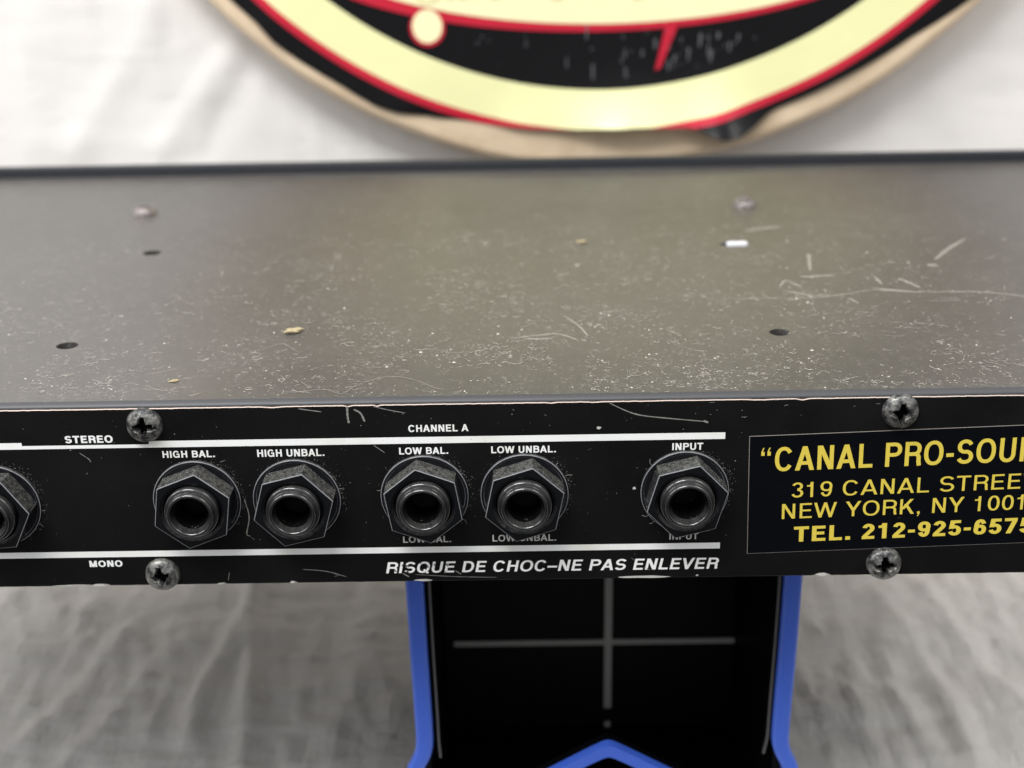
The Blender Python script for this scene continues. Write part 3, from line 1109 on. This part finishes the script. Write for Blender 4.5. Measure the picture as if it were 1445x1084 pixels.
# ------------------------------------------------------------------ sticker
SA = math.radians(1.65)
SF = (43.06, 5.15, SA)
def sp(lx, lz, y):
    return (SF[0] + lx * math.cos(SA) - lz * math.sin(SA), y, SF[1] + lx * math.sin(SA) + lz * math.cos(SA))
V, Fc, MI = [], [], []
SW, SH = 63.2, 25.15
e = 0.10
outer = [(0, 0), (SW, 0), (SW, SH), (0, SH)]
inner = [(e, e), (SW - e, e), (SW - e, SH - e), (e, SH - e)]
V = [sp(*p, -0.03) for p in outer] + [sp(*p, -0.06) for p in inner]
Fc = [(4, 5, 6, 7), (0, 1, 5, 4), (1, 2, 6, 5), (2, 3, 7, 6), (3, 0, 4, 7)]
MI = [0, 1, 1, 1, 1]
stk = build('sticker', V, Fc, [M_sticker, M_stickeredge], amp, mi=MI)
stk['label'] = 'black sticker with yellow shop address'
lettering('sticker_lettering', '\u201cCANAL PRO-SOUND\u201d', M_yellow, stk, SF, 2.1, 17.6, 48.8, 5.0, -0.075, bold=.205, thin=.15, prefix='\u201cCANAL PRO-SOU', track=0.05)
lettering('sticker_lettering', '319 CANAL STREET', M_yellow, stk, SF, 8.1, 11.85, 44.2, 3.2, -0.075, bold=.15, thin=.115, prefix='319 CANAL STREE', track=0.05)
lettering('sticker_lettering', 'NEW YORK, NY 10013', M_yellow, stk, SF, 6.2, 7.35, 47.8, 3.2, -0.075, bold=.15, thin=.115, prefix='NEW YORK, NY 1001', track=0.05)
lettering('sticker_lettering', 'TEL. 212-925-6575', M_yellow, stk, SF, 8.9, 2.25, 46.5, 3.3, -0.075, bold=.24, thin=.19, track=0.05)

# ------------------------------------------------------------------ scratches on the cover
V, Fc = [], []
zc = ZT + 0.02
S_ = lambda pts, wd: ribbon(pts, wd, z=zc + 0.0008 * (len(V) % 17), V=V, Fc=Fc, rg=rg)
S_([(41.7, 57.1), (57.9, 56.8), (66, 57), (74.5, 59.5), (79.7, 61.4), (90.4, 59.2)], 0.5)
S_([(82, 61.5), (90, 59.6), (103.2, 59.1), (113, 55.0), (120, 52)], 0.7)
S_([(59.4, 65.1), (61.7, 70.5)], 0.7); S_([(61.7, 70.5), (64.6, 64.7)], 0.7)
S_([(60.3, 61.6), (66, 57.6)], 0.9); S_([(60.3, 61.6), (68, 58.4), (72, 57.6)], 0.5)
S_([(69, 77.5), (71.5, 91.9)], 0.9); S_([(65.7, 72.5), (74.5, 73.5)], 1.2)
S_([(88.2, 70.5), (91.2, 62.8)], 1.2); S_([(80, 63), (88.9, 60)], 1.1)
S_([(59.6, 114.6), (66, 117), (69.5, 117.5)], 1.8)
S_([(97.8, 80), (100.2, 81)], 2.0); S_([(101, 85), (107.5, 94.9), (114, 103)], 1.2)
S_([(83, 72), (83.2, 66)], 0.9)
S_([(70, 42), (85, 38), (97, 41)], 0.2)
S_([(-2.7, 32.7), (3.3, 34.6), (7.7, 34.9), (11.3, 31.2)], 0.7); S_([(0, 32.4), (6, 32.0)], 0.8)
S_([(8.9, 47.3), (12, 40), (13.6, 33.3)], 0.5); S_([(16, 48.5), (22, 49.8)], 0.6)
S_([(-118, 84), (-104, 92), (-95, 98)], 0.3)
for k in range(9):
    x, y = rg.uniform(-90, 110), rg.uniform(10, 150)
    a, l = rg.uniform(-0.5, 0.5), rg.uniform(1.5, 9)
    S_([(x, y), (x + l * math.cos(a) * .5, y + l * math.sin(a) * .5), (x + l * math.cos(a), y + l * math.sin(a * 1.2))], rg.uniform(0.15, 0.4))
build('scratches', V, Fc, M_cscr, cov)['kind'] = 'stuff'

# ------------------------------------------------------------------ lint, dust and crumbs
V, Fc, MI = [], [], []
def fibre(pts, r, mi_):
    b0 = len(V)
    n = len(pts)
    for i, p in enumerate(pts):
        a, b_ = Vector(pts[max(0, i - 1)]), Vector(pts[min(n - 1, i + 1)])
        t = (b_ - a).normalized() if (b_ - a).length > 1e-6 else Vector((1, 0, 0))
        s = t.orthogonal().normalized()
        u = t.cross(s)
        for k in range(3):
            an = 2 * math.pi * k / 3
            V.append(tuple(Vector(p) + (s * math.cos(an) + u * math.sin(an)) * r))
    for i in range(n - 1):
        for k in range(3):
            j = (k + 1) % 3
            Fc.append((b0 + i * 3 + k, b0 + i * 3 + j, b0 + i * 3 + 3 + j, b0 + i * 3 + 3 + k))
            MI.append(mi_)

def blob(cx, cy, cz, r, mi_, plane='z'):
    b0 = len(V)
    fx, fy = rg.uniform(0.7, 1.8), rg.uniform(0.6, 1.2)
    a0 = rg.uniform(0, 3)
    pts = []
    for k in range(5):
        a = a0 + 2 * math.pi * k / 5
        pts.append((r * fx * math.cos(a) * rg.uniform(.7, 1.2), r * fy * math.sin(a) * rg.uniform(.7, 1.2)))
    for (px, py) in pts:
        V.append((cx + px, cy + py, cz) if plane == 'z' else (cx + px, cy, cz + py))
    V.append((cx, cy, cz + r * .6) if plane == 'z' else (cx, cy - r * .5, cz))
    for k in range(5):
        Fc.append((b0 + k, b0 + (k + 1) % 5, b0 + 5))
        MI.append(mi_)

def dens(x, y):
    d = math.exp(-((x - 5) / 75) ** 2) * 0.75 + 0.32
    d *= 0.35 + 0.65 * max(0, 1 - y / 120)
    c = noise.noise(Vector((x * 0.05, y * 0.06, 2))) + 0.6 * noise.noise(Vector((x * 0.16, y * 0.18, 5)))
    return d * max(0.04, min(1.3, 0.45 + 1.5 * c))

cnt = 0
while cnt < 4300:
    x, y = rg.uniform(-125, 125), rg.uniform(2.5, 120)
    if rg.random() > dens(x, y):
        continue
    cnt += 1
    l = min(5, rg.expovariate(1 / 0.9) + 0.3)
    a = rg.uniform(-math.pi, math.pi)
    curl = rg.gauss(0, 0.9)
    pts = []
    n = max(4, int(l / 0.3))
    px, py = x, y
    for i in range(n):
        a += curl * 0.45 + rg.gauss(0, 0.35)
        px += math.cos(a) * l / n
        py += math.sin(a) * l / n
        pts.append((px, max(1.6, py), ZT + 0.07 + 0.12 * abs(math.sin(i * 0.9 + x))))
    fibre(pts, rg.uniform(0.014, 0.032), 0 if rg.random() < 0.6 else 1)
cnt = 0
while cnt < 3200:
    x, y = rg.uniform(-140, 130), rg.uniform(2.0, 165)
    if rg.random() > dens(x, y * 0.8) + 0.03:
        continue
    cnt += 1
    blob(x, y, ZT + 0.01, min(0.26, 0.04 + rg.expovariate(1 / 0.05)), 0 if rg.random() < .45 else 1)
# a few long hairs
fibre(catmull([(-44, 4.2, ZT + .1), (-38, 5.2, ZT + .25), (-34.4, 3.0, ZT + .2), (-32, 7, ZT + .3), (-28, 10.5, ZT + .35), (-24, 11, ZT + .3), (-20, 8.6, ZT + .2), (-17, 5.6, ZT + .1), (-15, 4.6, ZT + .1)]), 0.026, 1)
fibre(catmull([(-19.5, 27, ZT + .1), (-14.5, 24.5, ZT + .2), (-11, 24.8, ZT + .2), (-5, 27.5, ZT + .1)]), 0.026, 1)
fibre(catmull([(-54, 28, ZT + .1), (-50, 31, ZT + .3), (-46, 26, ZT + .2), (-44, 29, ZT + .2)]), 0.028, 1)
fibre(catmull([(-73, 9, ZT + .1), (-70, 6.5, ZT + .2), (-66, 5.5, ZT + .1)]), 0.034, 1)
fibre(catmull([(-80, 22, ZT + .1), (-79, 17, ZT + .2), (-80.5, 13, ZT + .1)]), 0.028, 1)
# dust clinging round the washers and on the nuts
for (jx, jz, rot) in JACKS:
    for k in range(130):
        a = rg.gauss(0.9, 0.85)
        r = 8.55 + abs(rg.gauss(0, 0.7))
        x, z = jx + r * math.sin(a), jz + r * math.cos(a)
        if 27.3 < z or z < 10.2:
            continue
        blob(x, -0.02, z, rg.uniform(0.02, 0.055), 1, 'y')
    for k in range(3):
        a = rg.uniform(-2.6, 2.4)
        r = rg.uniform(8.1, 8.7)
        x, z = jx + r * math.sin(a), jz + r * math.cos(a)
        b_ = a + rg.gauss(0, 0.6)
        l = rg.uniform(0.4, 1.5)
        fibre([(x, -0.5, z), (x + l * .5 * math.sin(b_), -0.5, z + l * .5 * math.cos(b_)), (x + l * math.sin(b_ + .4), -0.3, z + l * math.cos(b_ + .4))], 0.028, 1)
    rr = math.radians(rot)
    for k in range(6):          # settled on the nut faces that look up
        a0, a1 = rr + k * math.pi / 3, rr + (k + 1) * math.pi / 3
        am = (a0 + a1) / 2
        up = math.cos(am)
        if up < 0.25:
            continue
        for q in range(int(70 * up)):
            t = rg.random()
            x = jx + 7.87 * ((1 - t) * math.sin(a0) + t * math.sin(a1))
            z = jz + 7.87 * ((1 - t) * math.cos(a0) + t * math.cos(a1))
            b0 = len(V)
            p = -rg.uniform(0.7, 4.7)
            r = rg.uniform(0.03, 0.08)
            nx_, nz_ = math.sin(am), math.cos(am)
            tx_, tz_ = nz_, -nx_
            for c in range(4):
                aa = c * math.pi / 2 + t
                V.append((x + nx_ * .02 + tx_ * r * math.cos(aa), p + r * math.sin(aa), z + nz_ * .02 + tz_ * r * math.cos(aa)))
            V.append((x + nx_ * (r * .7 + .02), p, z + nz_ * (r * .7 + .02)))
            for c in range(4):
                Fc.append((b0 + c, b0 + (c + 1) % 4, b0 + 4)); MI.append(1)
    for k in range(7):        # crumbs inside the lower lip of the mouth
        a = math.pi + rg.gauss(0, 0.6)
        p = rg.uniform(4.9, 6.0)
        r = 2.92 + (p - 4.9) / 1.1 * 0.55
        blob(jx + r * math.sin(a), -p, jz + r * math.cos(a) + .02, rg.uniform(.03, .08), 1)
for k in range(140):
    x, z = rg.uniform(-100, 42), rg.uniform(9, 37)
    blob(x, -0.035, z, rg.uniform(0.03, 0.09), 1, 'y')
lint = build('lint', V, Fc, [M_lint, M_grime], None, mi=MI)
lint['kind'] = 'stuff'
lint['label'] = 'pale lint fibres and dust lying on the amplifier cover and jacks'
lint['category'] = 'dust'

def crumb(loc, size, col, label, elong=1.6, rz=0.2):
    bm = bmesh.new()
    bmesh.ops.create_icosphere(bm, subdivisions=3, radius=1)
    for v in bm.verts:
        k = 1 + 0.45 * noise.noise(v.co * 1.7 + Vector(loc))
        p = v.co * k
        p = Vector((p.x * elong, p.y * 0.9, p.z * 0.55)) * size
        v.co = Matrix.Rotation(rz, 3, 'Z') @ p + Vector((loc[0], loc[1], ZT + size * 0.5))
    o = from_bm('crumb', bm, col, None, smooth=False)
    o['label'] = label
    o['category'] = 'crumb'
    return o
crumb((-48.8, 38.5, 0), 1.05, M_crumb, 'yellowish flaky crumb on the cover, largest of the debris left of centre', 1.9, 0.25)
crumb((-68.0, 11.0, 0), 0.4, M_crumb, 'small tan crumb near the front edge of the cover above the left jacks', 2.6, 0.5)
crumb((15.4, 105.1, 0), 0.7, M_crumb, 'tiny blurred tan crumb far back on the middle of the cover', 2.0, 0.1)

# ------------------------------------------------------------------ round wooden sign
SX, SZ = 28.0, 207.0
SY = 233.0
sign = empty('round_sign', (SX, SY + 6, SZ - 177),
             'round plywood sign with peeling black, red and yellow vinyl print', 'sign')
# board
V, Fc = [], []
pr = [(0.01, SY)]
pr += [(120, SY), (174.2, SY)]
for a in lin(0.15, math.pi / 2, 6):
    pr.append((174.2 + 3.4 * math.sin(a), SY + 3.4 - 3.4 * math.cos(a)))
pr += [(177.6, SY + 11.5), (175.5, SY + 12.8), (0.01, SY + 12.8)]
seg = 180
for i in range(seg):
    a = 2 * math.pi * i / seg
    for r, y in pr:
        k = 1 + (0.006 * noise.noise(Vector((math.cos(a) * 4, math.sin(a) * 4, 0))) if r > 150 else 0)
        V.append((SX + r * k * math.cos(a), y, SZ + r * k * math.sin(a)))
n = len(pr)
for i in range(seg):
    j = (i + 1) % seg
    for k in range(n - 1):
        Fc.append((i * n + k, j * n + k, j * n + k + 1, i * n + k + 1))
build('wooden_board', V, Fc, M_wood, sign, smooth=True, auto=40)
# vinyl print, its cut edge uneven and lifting at the bottom
EDGE = [(-180, 172.2), (-165, 171.5), (-150, 172.4), (-136.4, 171.4), (-132.8, 171.0), (-130.0, 172.4), (-126.7, 172.4), (-121.2, 171.8), (-116.6, 172.6), (-114.1, 171.6),
        (-111.0, 169.0), (-106.1, 166.4), (-101.0, 165.0), (-95.9, 163.8), (-90.7, 162.6), (-85.6, 162.6), (-79.7, 165.3), (-77.3, 168.9),
        (-76.6, 171.5), (-74.3, 172.9), (-72.3, 171.7), (-69.6, 168.4), (-61.3, 168.8), (-52.0, 170.2), (-44.0, 174.0), (-30, 172), (0, 172.5), (60, 172), (120, 172), (180, 172.2)]
def edge_r(d):
    for (a, ra), (b_, rb) in zip(EDGE[:-1], EDGE[1:]):
        if a <= d <= b_:
            return ra + (rb - ra) * (d - a) / (b_ - a)
    return 172
def lift(d, r):
    k = max(0.0, (r - 140) / 32)
    s = 0
    for c, wd, ht in ((-87, 7, 12.0), (-76, 3.5, 8.0), (-99, 4, 1.2), (-131, 3, .8), (-114, 3, .8), (-62, 6, 1.0)):
        s += ht * math.exp(-((d - c) / wd) ** 2)
    s += 0.25 * noise.noise(Vector((d * 0.12, r * 0.05, 0)))
    s += 1.3 * max(0, 1 - abs(noise.noise(Vector((d * 0.10, r * 0.03, 7)))) * 4) * math.exp(-((d + 92) / 22) ** 2)
    return 0.35 + max(0, s) * k ** 2
V, Fc, MI = [], [], []
radii = [0.01, 60, 110, 140, 146, 150, 154, 158, 161, 163.2, 166, 168.5, 1000]
mats_ring = [0, 0, 0, 0, 0, 2, 2, 2, 2, 1, 0, 0]
degs = lin(-180, 180, 361)[:-1]
for d in degs:
    er = edge_r(d)
    a = math.radians(d)
    for r in radii:
        rr = min(r, er)
        V.append((SX + rr * math.cos(a), SY - lift(d, rr) - (0 if r < er else 0), SZ + rr * math.sin(a)))
n = len(radii)
for i in range(len(degs)):
    j = (i + 1) % len(degs)
    for k in range(n - 1):
        if radii[k] >= edge_r(degs[i]) and radii[k] >= edge_r(degs[j]):
            continue
        Fc.append((i * n + k, j * n + k, j * n + k + 1, i * n + k + 1))
        MI.append(mats_ring[k])
vin = build('vinyl_print', V, Fc, [M_vblack, M_vred, M_vyel], sign, smooth=True, mi=MI)
def flat_shape(name, pts, mt, dy, parent, ):
    V = [(SX + x, SY - dy, SZ + z) for x, z in pts]
    return build(name, V, [tuple(range(len(V)))], mt, parent)
def ell(cx, cz, a, b_, n=96):
    return [(cx + a * math.cos(2 * math.pi * i / n), cz + b_ * math.sin(2 * math.pi * i / n)) for i in range(n)]
flat_shape('printed_panel_border', ell(-2, -96, 107.5, 34.6), M_vred, 0.75, vin)
flat_shape('printed_panel', ell(1.5, -93.6, 104.5, 34.5), M_vcream, 0.85, vin)
flat_shape('printed_dot_border', ell(-58.6, -128.3, 6.0, 6.3, 40), M_vred, 0.95, vin)
flat_shape('printed_dot', ell(-58.6, -127.9, 5.0, 5.5, 40), M_vcream, 1.05, vin)
flat_shape('printed_spike', [(18.2, -143.8), (20.0, -143.0), (26.3, -127.2), (21.8, -127.4)], M_vred, 0.95, vin)
# foot of an illegible script line, running out of the picture
V, Fc = [], []
for x0, rr, zb in ((-58, 4.6, -120.4), (-50.5, 2.2, -119.0), (-46, 2.4, -119.2), (-41, 1.8, -118.8), (-35.5, 2.6, -119.3), (-30, 2.0, -118.9), (-24, 1.6, -118.6),
                   (-15, 3.0, -120.0), (-7, 1.8, -119.2), (-1.5, 2.2, -119.4), (5, 1.6, -119.3), (12, 2.4, -120.2), (21, 2.0, -119.6), (29, 1.7, -119.4), (36, 2.2, -119.8)):
    P_ = [(x0 + rr * math.cos(t), zb + rr + rr * math.sin(t)) for t in lin(math.pi * .95, 2.1 * math.pi, 12)]
    Q = stroke_quads(P_, False, 0.9, 0.6)
    for q in Q:
        b0 = len(V)
        V.extend([(SX + x, SY - 0.95, SZ + z) for x, z in q])
        Fc.append((b0, b0 + 1, b0 + 2, b0 + 3))
build('printed_script', V, Fc, M_vtan, vin)
# scuffs and small highlights, painted as pale marks in the black field
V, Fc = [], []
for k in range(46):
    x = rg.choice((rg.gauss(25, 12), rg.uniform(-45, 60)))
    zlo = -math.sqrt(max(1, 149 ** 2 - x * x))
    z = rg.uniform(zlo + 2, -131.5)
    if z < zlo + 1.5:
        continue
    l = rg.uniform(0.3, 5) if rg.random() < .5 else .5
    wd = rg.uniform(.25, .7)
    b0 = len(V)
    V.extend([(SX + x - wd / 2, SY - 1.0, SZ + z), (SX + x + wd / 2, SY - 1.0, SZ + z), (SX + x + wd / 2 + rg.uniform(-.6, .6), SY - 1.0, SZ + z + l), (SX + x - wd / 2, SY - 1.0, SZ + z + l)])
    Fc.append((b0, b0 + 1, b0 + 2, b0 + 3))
build('scuff_glints', V, Fc, M_scuffglint, vin)['kind'] = 'stuff'

# ------------------------------------------------------------------ stand under the amplifier
stand = empty('display_stand', (17, 60, ZF + 1),
              'black box stand with blue edging and grey cross lines, holding up the amplifier', 'stand')
Y0 = 20.0
def edge_curve(side):
    # centre x of the blue edging down the front of a side board
    pts = [(-0.6, 0.0), (-12, 0.0), (-30, 0.15), (-48, 0.5), (-54, 0.5), (-56.5, 0.1), (-58.5, -0.6), (-61, -1.9), (-64, -2.6), (-84, -3.0), (ZF + 1, -3.0)]
    return [(z, (-24.2 + d) if side < 0 else (57.2 - d)) for z, d in pts]
def sweep_strip(pts, wd, y0, y1, bev=0.6):
    """strip following points (z, x): width wd in x, from y0 to y1, rounded front"""
    V, Fc = [], []
    sec = [(-wd / 2, y1), (-wd / 2, y0 + bev), (-wd / 2 + bev * .3, y0 + bev * .3), (-wd / 2 + bev, y0), (wd / 2 - bev, y0), (wd / 2 - bev * .3, y0 + bev * .3), (wd / 2, y0 + bev), (wd / 2, y1)]
    n = len(sec)
    fine = []
    for (z0, x0), (z1, x1) in zip(pts[:-1], pts[1:]):
        for i in range(6):
            t = i / 6
            fine.append((z0 + (z1 - z0) * t, x0 + (x1 - x0) * t))
    fine.append(pts[-1])
    # soften
    for _ in range(3):
        fine = [fine[0]] + [(fine[i][0], (fine[i - 1][1] + 2 * fine[i][1] + fine[i + 1][1]) / 4) for i in range(1, len(fine) - 1)] + [fine[-1]]
    for z, x in fine:
        for sx_, y in sec:
            V.append((x + sx_, y, z))
    for i in range(len(fine) - 1):
        for k in range(n):
            j = (k + 1) % n
            Fc.append((i * n + k, i * n + j, (i + 1) * n + j, (i + 1) * n + k))
    Fc.append(tuple(range(n))[::-1])
    Fc.append(tuple((len(fine) - 1) * n + k for k in range(n)))
    return V, Fc
for s in (-1, 1):
    pts = edge_curve(s)
    straight = [(z, pts[0][1]) for z in (-0.6, -20, -40, -60, ZF + 1)]
    V, Fc = sweep_strip(straight, 3.3, Y0 + 2.4, 112, 0.05)
    sb_ = build('side_board', V, Fc, M_sblack, stand)
    V, Fc = sweep_strip(pts, 3.9, Y0, Y0 + 2.38, 0.8)
    build('edge_trim', V, Fc, M_blue, sb_, smooth=True, auto=50)
    V, Fc = sweep_strip([(z, x - s * (3.1 if s < 0 else 2.7)) for z, x in pts if z > -55] + [(-58.5, pts[4][1] - s * 3.4)], 0.6, Y0 + 1.5, Y0 + 2.3, 0.1)
    build('inner_lip', V, Fc, M_slip, sb_)
from_bm('top_board', box_bm(-22.4, 55.4, Y0 + 3, 110, -3.4, -0.4, 0.3), M_sblack, stand)
from_bm('back_board', box_bm(-22.5, 55.5, 80, 83, ZF + 2, -3.6, 0.2), M_sblack, stand)
from_bm('cross_seam', box_bm(-19.9, 61.0, 79.2, 79.9, -66.1, -64.6, 0.1), M_sgrey, stand)
from_bm('upright_seam', box_bm(20.6, 22.6, 78.6, 79.15, -86.0, -4.0, 0.1), M_sgrey, stand)
from_bm('upright_seam', box_bm(20.8, 22.4, 78.6, 79.15, -92.2, -90.6, 0.1), M_sgrey, stand)
from_bm('floor_board', box_bm(-22.4, 55.4, Y0 + 6, 79.9, ZF + 1, ZF + 2.5, 0.1), M_sblack, stand)
# gabled floor with blue front edge
def gable(z_ap, sl, th, y0, y1, xl, xr, xc):
    V, Fc = [], []
    for y in (y0, y1):
        for x in (xl, xc - 4, xc - 1.2, xc, xc + 1.2, xc + 4, xr):
            k = abs(x - xc)
            z = z_ap - sl * math.sqrt(k * k + 1.2) + sl * 1.1
            V.append((x, y, z)); V.append((x, y, z - th))
    n = 7
    for k in range(n - 1):
        a = 2 * k
        Fc.append((a, a + 1, a + 3, a + 2))
        b_ = 2 * n + a
        Fc.append((b_, b_ + 2, b_ + 3, b_ + 1))
        Fc.append((a, a + 2, b_ + 2, b_))
        Fc.append((a + 1, b_ + 1, b_ + 3, a + 3))
    return V, Fc
V, Fc = gable(-54.9, 0.60, 2.8, Y0 + 2.4, Y0 + 5, -21.8, 54.9, 17.9)
gf = build('arched_lip', V, Fc, M_sblack, stand)
V, Fc = gable(-54.7, 0.60, 3.1, Y0, Y0 + 2.38, -21.9, 54.9, 17.9)
build('edge_trim', V, Fc, M_blue, gf)
